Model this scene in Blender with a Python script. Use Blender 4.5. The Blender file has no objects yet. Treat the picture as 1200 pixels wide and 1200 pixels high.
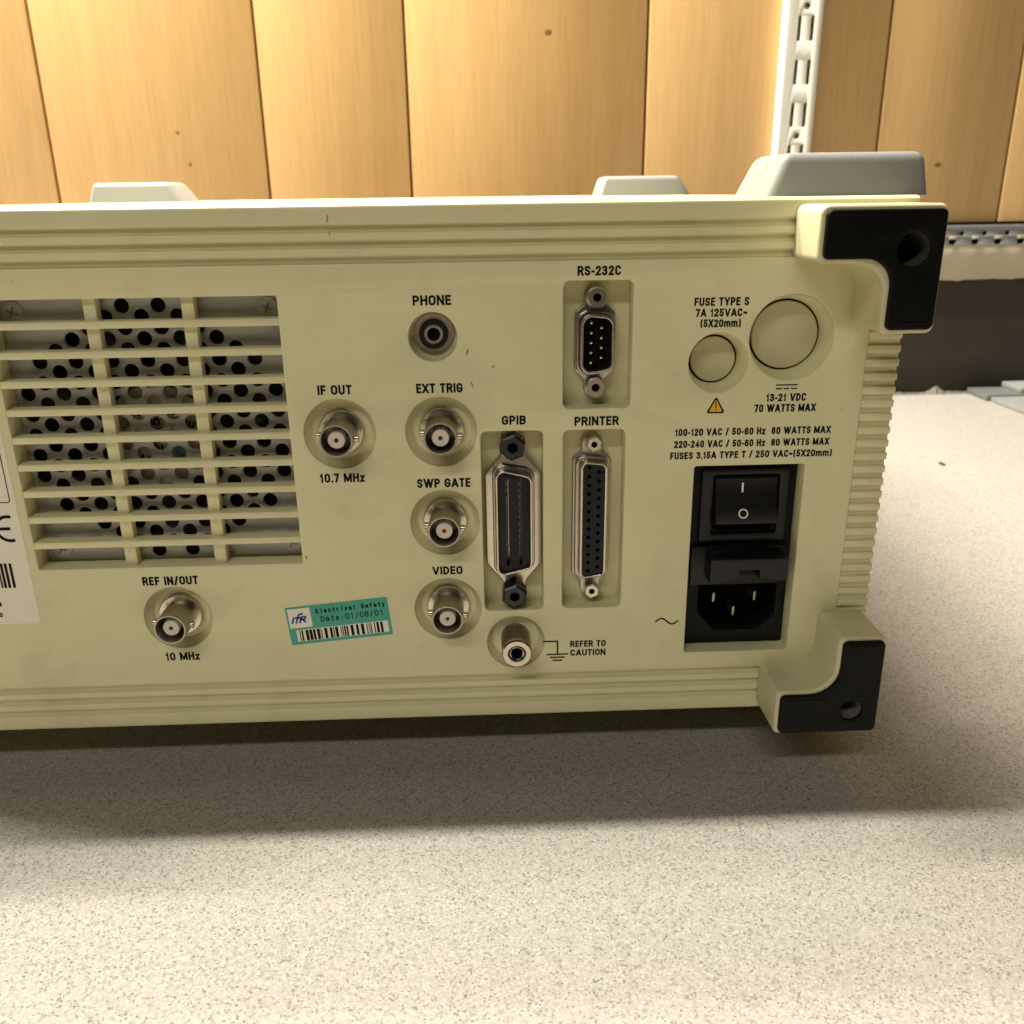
import bpy, bmesh, math, random
from mathutils import Vector, Matrix, Euler
random.seed(7)
PI = math.pi
S = 0.001                                   # the script works in millimetres
scene = bpy.context.scene
C = scene.collection

# ------------------------------------------------------------------ camera
cam = bpy.data.cameras.new('camera'); camo = bpy.data.objects.new('camera', cam); C.objects.link(camo)
def aim(o, loc, pitch, yaw, roll):
    p, y, r = map(math.radians, (pitch, yaw, roll))
    fwd = Vector((math.sin(y)*math.cos(p), math.cos(y)*math.cos(p), -math.sin(p)))
    right = Vector((math.cos(y), -math.sin(y), 0)); down = -right.cross(fwd)
    r2 = math.cos(r)*right + math.sin(r)*down; d2 = -math.sin(r)*right + math.cos(r)*down
    m = Matrix((r2, -d2, -fwd)).transposed().to_4x4(); m.translation = Vector(loc)*S
    o.matrix_world = m
aim(camo, (0, -249.8, 178), 19.58, 1.85, 0.8)
cam.sensor_width = 36; cam.lens = 1046/1200*36; cam.clip_start = 0.005; cam.clip_end = 50
cam.dof.use_dof = True; cam.dof.focus_distance = 0.268; cam.dof.aperture_fstop = 26
scene.camera = camo

# ------------------------------------------------------------------ light
w = bpy.data.worlds.new('World'); scene.world = w; w.use_nodes = True
bg = w.node_tree.nodes['Background']; bg.inputs[0].default_value = (1.0, 0.94, 0.80, 1); bg.inputs[1].default_value = 0.01
def area(name, loc, target, sx, sy, power, col):
    l = bpy.data.lights.new(name, 'AREA'); l.shape = 'RECTANGLE'; l.size = sx; l.size_y = sy; l.energy = power; l.color = col
    o = bpy.data.objects.new(name, l); C.objects.link(o); o.location = loc
    z = (Vector(loc)-Vector(target)).normalized(); x = (Vector((1, 0, 0))-z*z.x).normalized()   # long side runs along the wall
    m = Matrix((x, z.cross(x), z)).transposed().to_4x4(); m.translation = loc; o.matrix_world = m
    return o
WARM = (1.0, 0.95, 0.82)
area('ceiling_tube', (-0.90, 0.32, 1.95), (-0.60, 0.20, 0), 1.3, 0.06, 80, WARM)
area('ceiling_panel', (-0.45, 0.385, 1.75), (-0.45, 0.25, 0), 0.9, 0.30, 27, WARM)
area('shelf_tube', (-0.46, 0.40, 0.90), (-0.40, 0.80, 0.56), 0.40, 0.05, 38, WARM)
area('room_tube', (-0.45, -1.20, 1.38), (0, 0, 0.1), 1.1, 0.10, 9.2, WARM)
scene.view_settings.view_transform = 'Standard'; scene.view_settings.look = 'None'
scene.view_settings.exposure = 0.0; scene.view_settings.gamma = 1
scene.render.engine = 'CYCLES'

# ------------------------------------------------------------------ materials
def nodes(name):
    m = bpy.data.materials.new(name); m.use_nodes = True
    nt = m.node_tree; b = nt.nodes['Principled BSDF']
    return m, nt, b
def N(nt, kind, **kw):
    n = nt.nodes.new(kind)
    for k, v in kw.items():
        if k in n.inputs.keys() if hasattr(n.inputs, 'keys') else False: n.inputs[k].default_value = v
        else: setattr(n, k, v)
    return n
def ramp(nt, src, stops):
    r = nt.nodes.new('ShaderNodeValToRGB'); e = r.color_ramp.elements
    e[0].position, e[0].color = stops[0][0], (*stops[0][1], 1)
    e[1].position, e[1].color = stops[-1][0], (*stops[-1][1], 1)
    for p, c in stops[1:-1]:
        x = e.new(p); x.color = (*c, 1)
    nt.links.new(src, r.inputs[0]); return r.outputs[0]
def coords(nt, scale=(1, 1, 1), kind='Object', loc=(0, 0, 0)):
    t = nt.nodes.new('ShaderNodeTexCoord'); mp = nt.nodes.new('ShaderNodeMapping')
    mp.inputs['Scale'].default_value = scale; mp.inputs['Location'].default_value = loc
    nt.links.new(t.outputs[kind], mp.inputs[0]); return mp.outputs[0]
def noise(nt, vec, scale, detail=4, rough=.55, dist=0):
    n = nt.nodes.new('ShaderNodeTexNoise'); n.inputs['Scale'].default_value = scale
    n.inputs['Detail'].default_value = detail; n.inputs['Roughness'].default_value = rough; n.inputs['Distortion'].default_value = dist
    nt.links.new(vec, n.inputs['Vector']); return n.outputs[0]
def mixc(nt, fac, a, b, mode='MIX'):
    m = nt.nodes.new('ShaderNodeMix'); m.data_type = 'RGBA'; m.blend_type = mode
    for s, v in ((m.inputs[0], fac), (m.inputs[6], a), (m.inputs[7], b)):
        if hasattr(v, 'node'): nt.links.new(v, s)
        elif isinstance(v, tuple): s.default_value = (*v[:3], 1)
        else: s.default_value = v
    return m.outputs[2]
def bump(nt, b, h, strength, dist):
    n = nt.nodes.new('ShaderNodeBump'); n.inputs['Strength'].default_value = strength; n.inputs['Distance'].default_value = dist
    nt.links.new(h, n.inputs['Height']); nt.links.new(n.outputs[0], b.inputs['Normal'])
def plastic(name, col, rough, var=.06, grain=0.15, gscale=2500, dirt=None, spec=.5, dirtscale=60):
    m, nt, b = nodes(name)
    v = coords(nt)
    n1 = noise(nt, v, 35, 5)
    c = ramp(nt, n1, ((.3, tuple(x*(1-var) for x in col)), (.7, tuple(min(1, x*(1+var)) for x in col))))
    if dirt:
        n2 = noise(nt, v, dirtscale, 8, .7)
        f = ramp(nt, n2, ((.54, (0, 0, 0)), (.80, (.42, .42, .42))))
        c = mixc(nt, f, c, dirt)
    nt.links.new(c, b.inputs['Base Color'])
    r = nt.nodes.new('ShaderNodeMapRange'); r.inputs[3].default_value = rough-.07; r.inputs[4].default_value = rough+.09
    nt.links.new(noise(nt, v, 120, 5), r.inputs[0]); nt.links.new(r.outputs[0], b.inputs['Roughness'])
    b.inputs['Specular IOR Level'].default_value = spec
    if grain: bump(nt, b, noise(nt, v, gscale, 2), grain, 0.0001)
    return m
def metal(name, col, rough, var=.15, scale=(1, 1, 1), ns=250):
    m, nt, b = nodes(name); v = coords(nt, scale)
    n1 = noise(nt, v, ns, 5, .6)
    nt.links.new(ramp(nt, n1, ((.3, tuple(x*(1-var) for x in col)), (.7, tuple(min(1, x*(1+var)) for x in col)))), b.inputs['Base Color'])
    b.inputs['Metallic'].default_value = 1
    r = nt.nodes.new('ShaderNodeMapRange'); r.inputs[3].default_value = rough*.75; r.inputs[4].default_value = rough*1.35
    nt.links.new(n1, r.inputs[0]); nt.links.new(r.outputs[0], b.inputs['Roughness'])
    bump(nt, b, n1, .08, 0.0002)
    return m
M = {}
M['cream'] = plastic('cream_plastic', (.70, .66, .405), .42, .03, .12, 3000, (.40, .355, .20), .45, 40)
M['creamcap'] = plastic('cap_plastic', (.58, .54, .33), .42, .03, .12)
M['bumper'] = plastic('bumper_plastic', (.63, .59, .37), .40, .04, .12, 3000, (.30, .27, .17), .45, 55)
M['rubber'] = plastic('black_rubber', (.0055, .0055, .005), .42, .2, .1, spec=.12)
M['grey'] = plastic('grey_rubber', (.25, .25, .245), .55, .04, .1)
M['black'] = plastic('black_plastic', (.0055, .0055, .006), .36, .15, .1, spec=.35)
M['blackmatte'] = plastic('matte_black_plastic', (.007, .007, .0072), .55, .15, .15, spec=.22)
M['insul'] = plastic('blue_black_insulator', (.006, .007, .009), .45, .1, .1, spec=.3)
M['dark'] = plastic('dark_interior', (.02, .019, .018), .8, .2, 0)
M['void'] = plastic('socket_black', (.003, .003, .003), .8, .1, 0, spec=.1)
M['nickel'] = metal('nickel', (.58, .53, .44), .24, .08)
M['dull'] = metal('dull_nickel', (.42, .38, .32), .36, .12)
M['shell'] = metal('tinned_steel', (.46, .42, .36), .30, .12)
M['blackscrew'] = metal('black_oxide', (.05, .05, .055), .35, .2)
M['copper'] = metal('tarnished_contact', (.34, .15, .07), .4, .15)
M['gold'] = metal('gold_pin', (.85, .62, .26), .25, .1)
M['zinc'] = metal('brushed_zinc', (.50, .485, .49), .45, .12, (1, 1, 12), 60)
M['zinc'].node_tree.nodes['Principled BSDF'].inputs['Metallic'].default_value = .45
M['holewalllit'] = plastic('lit_hole_wall', (.15, .142, .125), .6, .2, .1)  # paler grey paints in the light caught by the lower bumpers' hole walls
M['holewall'] = plastic('dim_hole_wall', (.06, .057, .05), .6, .2, .1)  # dimmer copy: fainter light painted into the upper bumpers' hole walls
M['white'] = plastic('white_dielectric', (.62, .565, .51), .5, .03, 0)
M['ivory'] = plastic('ivory_paint', (.54, .47, .33), .5, .05, .1, 800, (.35, .28, .18), .4, 60)
M['whitepaint'] = plastic('white_paint', (.80, .78, .70), .35, .02, .05)
M['steelgrey'] = plastic('grey_paint', (.24, .24, .24), .45, .06, .1, 900, (.4, .38, .34), .5, 80)
M['ink'] = plastic('black_ink', (.010, .010, .009), .6, .1, 0, spec=.1)
M['whiteink'] = plastic('white_ink', (.78, .76, .68), .5, .02, 0)
M['paper'] = plastic('white_label_paper', (.80, .755, .63), .45, .02, 0)
M['teal'] = plastic('turquoise_paper', (.045, .36, .265), .45, .04, 0)
M['blue'] = plastic('blue_ink', (.03, .045, .30), .5, .05, 0)
M['bluemark'] = plastic('pale_blue_print', (.10, .19, .24), .5, .1, 0)
M['yellow'] = plastic('yellow_ink', (.75, .44, .02), .5, .03, 0)
M['faintmark'] = plastic('faint_mark', (.48, .43, .28), .6, .3, 0)
M['scuffmark'] = plastic('scuff_mark', (.30, .25, .16), .6, .35, 0)
M['fanlabel'] = plastic('fan_label', (.42, .38, .34), .5, .08, 0)
M['scrap'] = plastic('dusty_paper_scrap', (.12, .105, .09), .8, .2, .4, 700)
M['cover'] = plastic('grey_cover', (.12, .12, .115), .4, .1, .2, 500)
M['coveredge'] = plastic('pale_cover', (.22, .22, .21), .45, .1, .2, 500)

# wood panelling: vertical grain, knots
def wood(name, seed):
    m, nt, b = nodes(name)
    v = coords(nt, (1, 1, .05), 'Object', (seed*3.7, seed*1.3, seed*.9))
    wv = nt.nodes.new('ShaderNodeTexWave'); wv.wave_type = 'BANDS'; wv.bands_direction = 'X'
    wv.inputs['Scale'].default_value = 9; wv.inputs['Distortion'].default_value = 9; wv.inputs['Detail'].default_value = 4; wv.inputs['Detail Scale'].default_value = 2.2
    nt.links.new(v, wv.inputs['Vector'])
    fine = noise(nt, v, 420, 6, .65)
    broad = noise(nt, coords(nt, (1, 1, .25), 'Object', (seed, 0, 0)), 9, 5)
    c = ramp(nt, wv.outputs[1], ((0, (.675, .43, .187)), (.55, (.69, .445, .195)), (1, (.70, .452, .20))))
    c = mixc(nt, ramp(nt, fine, ((.42, (0, 0, 0)), (.75, (.42, .42, .42)))), c, (.46, .26, .10))
    c = mixc(nt, ramp(nt, broad, ((.40, (0, 0, 0)), (.80, (.16, .16, .16)))), c, (.54, .33, .135))
    nt.links.new(c, b.inputs['Base Color']); b.inputs['Roughness'].default_value = .42
    bump(nt, b, fine, .12, 0.0006)
    return m
for i in range(3): M['wood%d' % i] = wood('wood_panelling_%d' % i, i+1)
M['knot'] = plastic('knot_wood', (.17, .075, .025), .5, .3, 0)
M['groove'] = plastic('groove_wood', (.22, .12, .05), .6, .2, 0)
def backsplash():
    m, nt, b = nodes('dusty_dark_board')
    v = coords(nt, (1, 1, 3.5)); n1 = noise(nt, v, 14, 8, .7); n2 = noise(nt, coords(nt), 5, 4)
    c = ramp(nt, n1, ((.3, (.022, .0145, .0095)), (.6, (.042, .030, .020)), (.8, (.075, .058, .042))))
    c = mixc(nt, n2, c, (.03, .022, .015)); nt.links.new(c, b.inputs['Base Color']); b.inputs['Roughness'].default_value = .7
    bump(nt, b, n1, .2, 0.001); return m
M['board'] = backsplash()
def laminate():
    m, nt, b = nodes('speckled_laminate')
    v = coords(nt)
    def vor(scale, rnd=1.0):
        x = nt.nodes.new('ShaderNodeTexVoronoi'); x.inputs['Scale'].default_value = scale; x.inputs['Randomness'].default_value = rnd
        d = nt.nodes.new('ShaderNodeMapping'); d.inputs['Scale'].default_value = (1, 1, 1)
        nt.links.new(v, x.inputs['Vector']); return x
    a = vor(2100); sep = nt.nodes.new('ShaderNodeSeparateColor'); nt.links.new(a.outputs['Color'], sep.inputs[0])
    c = ramp(nt, sep.outputs[0], ((0, (.13, .117, .104)), (.05, (.18, .166, .148)), (.12, (.305, .285, .255)), (.45, (.355, .328, .297)), (.80, (.39, .363, .33)), (.92, (.44, .415, .378)), (1, (.48, .455, .415))))
    a2 = vor(1100); sep2 = nt.nodes.new('ShaderNodeSeparateColor'); nt.links.new(a2.outputs['Color'], sep2.inputs[0])
    f2 = ramp(nt, sep2.outputs[1], ((.0, (.55, .55, .55)), (.05, (.4, .4, .4)), (.10, (0, 0, 0)), (1, (0, 0, 0))))
    c = mixc(nt, f2, c, (.19, .174, .155))
    g = noise(nt, v, 7, 4); c = mixc(nt, ramp(nt, g, ((.35, (0, 0, 0)), (.75, (.18, .18, .18)))), c, (.29, .27, .24))
    nt.links.new(c, b.inputs['Base Color'])
    r = nt.nodes.new('ShaderNodeMapRange'); r.inputs[3].default_value = .48; r.inputs[4].default_value = .66; b.inputs['Specular IOR Level'].default_value = .35
    nt.links.new(noise(nt, v, 60, 6), r.inputs[0]); nt.links.new(r.outputs[0], b.inputs['Roughness'])
    bump(nt, b, noise(nt, v, 1400, 2), .12, 0.0002)
    return m
M['laminate'] = laminate()

# ------------------------------------------------------------------ mesh helpers
WORLD = {}                                   # world position (mm) of every object's origin
def link(name, me, mat, parent=None, loc=(0, 0, 0)):
    o = bpy.data.objects.new(name, me); C.objects.link(o)
    loc = Vector(loc)
    if mat and not me.materials: me.materials.append(M[mat])
    if parent:
        o.parent = parent; o.location = (loc - WORLD[parent])*S
    else: o.location = loc*S
    WORLD[o] = loc
    return o
def finish(me, ang=35):
    for p in me.polygons: p.use_smooth = True
    me.set_sharp_from_angle(angle=math.radians(ang))
    return me
def from_bm(bm, name, ang=35):
    bmesh.ops.scale(bm, vec=(S, S, S), verts=bm.verts)
    bmesh.ops.recalc_face_normals(bm, faces=bm.faces)
    me = bpy.data.meshes.new(name); bm.to_mesh(me); bm.free()
    return finish(me, ang)
def box_bm(sx, sy, sz, bev=0, seg=2):
    bm = bmesh.new(); bmesh.ops.create_cube(bm, size=1)
    bmesh.ops.scale(bm, vec=(sx, sy, sz), verts=bm.verts)
    if bev: bmesh.ops.bevel(bm, geom=bm.edges[:], offset=bev, segments=seg, affect='EDGES', profile=.5)
    return bm
def box(name, x0, x1, y0, y1, z0, z1, mat, parent=None, bev=0, seg=2):
    me = from_bm(box_bm(x1-x0, y1-y0, z1-z0, bev, seg), name)
    return link(name, me, mat, parent, ((x0+x1)/2, (y0+y1)/2, (z0+z1)/2))
def shape_mesh(name, outlines, depth, bev=0, res=2):
    """2-D outlines in (x,z) mm, first outer then holes -> slab from y=0 (front) back to y=depth"""
    cu = bpy.data.curves.new(name, 'CURVE'); cu.dimensions = '2D'; cu.fill_mode = 'BOTH'
    for i, pts in enumerate(outlines):
        ar = sum(a[0]*b[1]-b[0]*a[1] for a, b in zip(pts, pts[1:]+pts[:1]))
        if (ar > 0) != (i > 0): pts = pts[::-1]       # outer clockwise, holes counter-clockwise
        sp = cu.splines.new('POLY'); sp.points.add(len(pts)-1); sp.use_cyclic_u = True
        for p, q in zip(sp.points, pts): p.co = (q[0], q[1], 0, 1)
    cu.extrude = max(depth/2-bev, 0); cu.bevel_depth = bev; cu.bevel_resolution = res; cu.offset = -bev
    o = bpy.data.objects.new(name, cu); C.objects.link(o)
    dg = bpy.context.evaluated_depsgraph_get()
    me = bpy.data.meshes.new_from_object(o.evaluated_get(dg)); me.name = name
    bpy.data.objects.remove(o); bpy.data.curves.remove(cu)
    for v in me.vertices: v.co = Vector((v.co.x, depth/2 - v.co.z, v.co.y))*S
    bm = bmesh.new(); bm.from_mesh(me); bmesh.ops.remove_doubles(bm, verts=bm.verts, dist=1e-7)
    bmesh.ops.recalc_face_normals(bm, faces=bm.faces); bm.to_mesh(me); bm.free()
    me.materials.clear(); me.update()
    return finish(me)
def shape(name, outlines, y0, y1, mat, parent, bev=0, res=2):
    return link(name, shape_mesh(name, outlines, y1-y0, bev, res), mat, parent, (0, y0, 0))
def rect(x0, x1, z0, z1, r=0, n=5):
    if r <= 0: return [(x0, z0), (x1, z0), (x1, z1), (x0, z1)]
    p = []
    for cx, cz, a in ((x1-r, z0+r, -90), (x1-r, z1-r, 0), (x0+r, z1-r, 90), (x0+r, z0+r, 180)):
        for k in range(n+1):
            t = math.radians(a+90*k/n); p.append((cx+r*math.cos(t), cz+r*math.sin(t)))
    return p
def circ(cx, cz, r, n=32, a0=0): return [(cx+r*math.cos(a0+2*PI*k/n), cz+r*math.sin(a0+2*PI*k/n)) for k in range(n)]
def rounded(poly, radii, n=5):
    """round the corners of a polygon; radii one per corner"""
    out = []; m = len(poly)
    if not isinstance(radii, (list, tuple)): radii = [radii]*m
    for i in range(m):
        a, b, c = (Vector(poly[i-1]), Vector(poly[i]), Vector(poly[(i+1) % m])); r = radii[i]
        u = (a-b).normalized(); v = (c-b).normalized(); ang = u.angle(v)
        if r <= 0: out.append(tuple(b)); continue
        t = r/math.tan(ang/2); p, q = b+u*t, b+v*t
        ctr = b+(u+v).normalized()*(r/math.sin(ang/2))
        a0 = math.atan2(p.y-ctr.y, p.x-ctr.x); a1 = math.atan2(q.y-ctr.y, q.x-ctr.x)
        d = (a1-a0+PI) % (2*PI)-PI
        for k in range(n+1): out.append((ctr.x+r*math.cos(a0+d*k/n), ctr.y+r*math.sin(a0+d*k/n)))
    return out
def lathe_bm(profile, n=40, a0=0):
    """profile of (radius, y) revolved about the y axis"""
    bm = bmesh.new(); rings = []
    for r, y in profile:
        rings.append([bm.verts.new((r*math.cos(a0+2*PI*k/n), y, r*math.sin(a0+2*PI*k/n))) for k in range(n)] if r > 1e-6 else [bm.verts.new((0, y, 0))])
    for a, b in zip(rings, rings[1:]):
        for k in range(n):
            q = [a[k % len(a)], a[(k+1) % len(a)], b[(k+1) % len(b)], b[k % len(b)]]
            u = []
            for x in q:
                if x not in u: u.append(x)
            if len(u) > 2: bm.faces.new(u)
    return bm
def lathe(name, cx, cz, profile, mat, parent, n=40, a0=0, ang=35):
    return link(name, from_bm(lathe_bm(profile, n, a0), name, ang), mat, parent, (cx, 0, cz))
def tag(o, label=None, cat=None, group=None, kind=None):
    for k, v in (('label', label), ('category', cat), ('group', group), ('kind', kind)):
        if v: o[k] = v
    return o
def arcp(cx, cy, rx, ry, a0, a1, n=7): return [(cx+rx*math.cos(math.radians(a0+(a1-a0)*k/n)), cy+ry*math.sin(math.radians(a0+(a1-a0)*k/n))) for k in range(n+1)]
TOP = lambda y=.73: arcp(.5, y, .5, 1-y, 0, 180); BOT = lambda y=.27: arcp(.5, y, .5, y, 180, 360)
OO = [(1, .5)]+TOP()+BOT()+[(1, .5)]
CC = arcp(.5, .73, .5, .27, 18, 180)+arcp(.5, .27, .5, .27, 180, 342)
def bowl(y0, y1, x=.5): return [(0, y1), (x, y1)]+arcp(x, (y0+y1)/2, 1-x, (y1-y0)/2, 90, -90)+[(x, y0), (0, y0)]
SS = arcp(.5, .77, .5, .23, 15, 195)+[(.12, .60), (.5, .5), (.88, .40)]+arcp(.5, .23, .5, .23, 15, -165)
GLYPH = {   # width, list of strokes in the unit box
 'A': (.64, [[(0, 0), (.46, 1)], [(1, 0), (.54, 1)], [(.22, .26), (.78, .26)]]), 'B': (.54, [[(0, 0), (0, 1)], bowl(.53, 1), bowl(0, .53)]), 'C': (.54, [CC]),
 'D': (.56, [[(0, 0), (0, 1)], bowl(0, 1, .35)]), 'E': (.46, [[(1, 1), (0, 1), (0, 0), (1, 0)], [(0, .52), (.9, .52)]]), 'F': (.45, [[(1, 1), (0, 1), (0, 0)], [(0, .5), (.9, .5)]]),
 'G': (.56, [arcp(.5, .73, .5, .27, 18, 180)+arcp(.5, .27, .5, .27, 180, 360)+[(1, .46), (.6, .46)]]), 'H': (.56, [[(0, 0), (0, 1)], [(1, 0), (1, 1)], [(0, .52), (1, .52)]]), 'I': (.18, [[(.5, 0), (.5, 1)]]), 'L': (.44, [[(0, 1), (0, 0), (1, 0)]]),
 'M': (.74, [[(0, 0), (0, 1)], [(1, 0), (1, 1)], [(.03, 1), (.48, .1)], [(.97, 1), (.52, .1)]]), 'N': (.58, [[(0, 0), (0, 1)], [(1, 0), (1, 1)], [(.03, 1), (.97, 0)]]), 'O': (.56, [OO]),
 'P': (.52, [[(0, 0), (0, 1)], bowl(.45, 1)]), 'R': (.55, [[(0, 0), (0, 1)], bowl(.48, 1), [(.6, .46), (1, 0)]]), 'S': (.52, [SS]), 'T': (.50, [[(0, 1), (1, 1)], [(.5, 1), (.5, 0)]]),
 'U': (.55, [[(0, 1)]+BOT()+[(1, 1)]]), 'V': (.62, [[(0, 1), (.46, 0)], [(1, 1), (.54, 0)]]), 'W': (.92, [[(0, 1), (.25, 0)], [(.48, 1), (.27, 0)], [(.52, 1), (.73, 0)], [(1, 1), (.75, 0)]]), 'X': (.58, [[(0, 0), (1, 1)], [(0, 1), (1, 0)]]),
 'Y': (.58, [[(0, 1), (.47, .4)], [(1, 1), (.53, .4)], [(.5, .45), (.5, 0)]]), 'Z': (.5, [[(0, 1), (1, 1), (0, 0), (1, 0)]]),
 '0': (.52, [OO]), '1': (.34, [[(.1, .76), (.75, 1), (.75, 0)]]), '2': (.50, [arcp(.5, .74, .5, .26, 170, -20)+[(0, 0), (1, 0)]]),
 '3': (.50, [arcp(.45, .77, .5, .23, 155, -90)+[(.4, .54)], [(.4, .54)]+arcp(.45, .27, .55, .27, 90, -158)]), '4': (.52, [[(.75, 0), (.75, 1), (0, .26), (1, .26)]]),
 '5': (.50, [[(.92, 1), (.1, 1), (.05, .52)]+arcp(.45, .31, .55, .31, 125, -150)]), '6': (.52, [arcp(.5, .74, .5, .26, 30, 180)+[(0, .3)]+arcp(.5, .29, .5, .29, 180, 540, 14)]),
 '7': (.48, [[(0, 1), (1, 1), (.4, 0)]]), '8': (.52, [arcp(.5, .765, .45, .235, -90, 270, 14), arcp(.5, .265, .5, .265, -90, 270, 14)]), '9': (.52, [arcp(.5, .26, .5, .26, 210, 360)+[(1, .7)]+arcp(.5, .71, .5, .29, 0, 360, 14)]),
 '.': (.17, [[(.5, 0), (.5, .005)]]), ':': (.17, [[(.5, .02), (.5, .04)], [(.5, .55), (.5, .57)]]), '-': (.30, [[(0, .38), (1, .38)]]), '/': (.40, [[(0, -.05), (1, 1.03)]]),
 '(': (.30, [arcp(1.25, .46, 1.25, .66, 125, 235)]), ')': (.30, [arcp(-.25, .46, 1.25, .66, 55, -55)]), '~': (.46, [[(k/10, .42+.10*math.sin(2*PI*k/10)) for k in range(11)]]), ' ': (.26, []),
 'm': (.78, [[(0, 0), (0, .7)], arcp(.25, .52, .25, .19, 180, 0)+[(.5, 0)], arcp(.75, .52, .25, .19, 180, 0)+[(1, 0)]]), 'z': (.44, [[(0, .68), (1, .68), (0, 0), (1, 0)]]),
 'a': (.46, [[(0, .55)]+arcp(.5, .5, .48, .2, 150, 0)+[(1, 0)], [(1, .40), (.4, .38)]+arcp(.4, .19, .4, .19, 90, 270)+[(.6, 0), (1, .12)]]), 'c': (.44, [[(1, .5)]+arcp(.5, .45, .5, .25, 20, 180)+arcp(.5, .25, .5, .25, 180, 340)]),
 'e': (.46, [[(0, .36), (1, .36)]+arcp(.5, .42, .5, .28, 0, 180)+arcp(.5, .26, .5, .26, 180, 330)]), 'f': (.36, [[(1, 1), (.7, 1), (.45, .88), (.45, 0)], [(0, .68), (1, .68)]]), 'i': (.18, [[(.5, 0), (.5, .68)], [(.5, .95), (.5, .97)]]),
 'l': (.18, [[(.5, 0), (.5, 1)]]), 'r': (.34, [[(0, 0), (0, .7)], [(0, .45), (.35, .66), (1, .7)]]), 't': (.36, [[(.4, .95), (.4, .12), (.65, 0), (1, 0)], [(0, .68), (1, .68)]]), 'y': (.48, [[(0, .7), (.5, .02)], [(1, .7), (.3, -.25)]])}
def stroke_faces(bm, pts, wd, y, closed=False):
    """a constant-width ribbon with square ends; pts in mm (x,z)"""
    P = [Vector(pts[0])]
    for q in pts[1:]:
        if (Vector(q)-P[-1]).length > 1e-4: P.append(Vector(q))
    if len(P) < 2: P.append(P[0]+Vector((0, 1e-3)))
    closed = (P[0]-P[-1]).length < 1e-3 and len(P) > 3
    if not closed:
        P[0] = P[0]+(P[0]-P[1]).normalized()*wd/2; P[-1] = P[-1]+(P[-1]-P[-2]).normalized()*wd/2
    else: P = P[:-1]
    m = len(P); L = []
    for i in range(m):
        a = P[i-1] if (closed or i > 0) else P[i]; b = P[(i+1) % m] if (closed or i < m-1) else P[i]
        d1 = (P[i]-a); d2 = (b-P[i])
        d1 = d1.normalized() if d1.length > 0 else d2.normalized(); d2 = d2.normalized() if d2.length > 0 else d1
        n1 = Vector((-d1.y, d1.x)); n2 = Vector((-d2.y, d2.x)); n = n1+n2
        n = n.normalized() if n.length > 1e-6 else n1
        k = wd/2/max(.45, n.dot(n1))
        L.append((bm.verts.new((P[i].x+n.x*k, y, P[i].y+n.y*k)), bm.verts.new((P[i].x-n.x*k, y, P[i].y-n.y*k))))
    pr = list(zip(L, L[1:])) + ([(L[-1], L[0])] if closed else [])
    for a, b in pr: bm.faces.new((a[0], a[1], b[1], b[0]))
def text(name, body, x0, x1, zb, cap, mat, parent, y=-.06, rot=0, wt=.215, shear=0, gap=.085, mono=False, narrow=1.0):
    ws = [GLYPH[ch][0] for ch in body]
    if mono: ws = [.52]*len(body)
    tot = sum(ws)+gap*(len(body)-1); kx = (x1-x0)/tot; t = wt*cap; cx = (x0+x1)/2
    bm = bmesh.new(); x = 0
    for ch, wd in zip(body, ws):
        gw = GLYPH[ch][0]; off = (wd-gw)/2 if mono else 0
        a = (x+off)*kx - (x1-x0)/2 + t/2; b = (x+off+gw)*kx - (x1-x0)/2 - t/2
        if b < a: a = b = (a+b)/2
        for st in GLYPH[ch][1]:
            pts = []
            for u, v in st:
                zz = t/2+v*(cap-t); pts.append((a+(b-a)*u+shear*zz, zz))
            if len(st) == 2 and abs(st[0][0]-st[1][0]) > .02 and abs(st[0][1]-st[1][1]) > .02:      # diagonal: level ends
                (ax, az), (bx, bz) = pts; dx, dz = bx-ax, bz-az; ln = math.hypot(dx, dz); hw = t/2*ln/abs(dz); e = t/2/abs(dz)
                sg = 1 if dz > 0 else -1; ax, az, bx, bz = ax-dx*e, az-sg*t/2, bx+dx*e, bz+sg*t/2
                bm.faces.new([bm.verts.new(c) for c in ((ax-hw, 0, az), (ax+hw, 0, az), (bx+hw, 0, bz), (bx-hw, 0, bz))])
            else: stroke_faces(bm, pts, t, 0)
        x += wd+gap
    o = link(name, from_bm(bm, name), mat, parent, (cx, y, zb)); o.rotation_euler = (0, -rot, 0)
    return o

# ------------------------------------------------------------------ setting: worktop, wall
ZT, ZB = 176.5, 19.0                          # top and bottom of the case
bench = box('worktop', -1500, 1500, -600, 549, -35, 0, 'laminate', None, 1.5)
tag(bench, kind='structure')

wall = box('wall', -1600, 1700, 556.5, 600, -900, 1500, 'groove', None); tag(wall, kind='structure')
grooves = [-790, -640, -530, -347, -173, -54.5, 140.5, 338, 451, 640, 790, 910, 1100]
for i in range(len(grooves)-1):
    x0, x1 = grooves[i]+1.1, grooves[i+1]-1.1
    box('plank', x0, x1, 550, 556.4, 150, 1500, 'wood%d' % (i*2 % 3), wall, .9, 2)
for x, z, rx, rz in ((-243, 229, 1.7, 1.6), (-236, 205, 1.2, 2.2), (392, 197, 3.0, 1.8), (60, 300, 3, 2.4), (-420, 250, 3.5, 3)):
    k = lathe('knot', x, z, [(0, 549.75), (rx*.7, 549.78), (rx, 549.95)], 'knot', wall, 14); k.scale = (1, 1, rz/rx)
board = box('backsplash', -1500, 1600, 549.2, 556, -20, 103, 'board', wall, .5)
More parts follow.
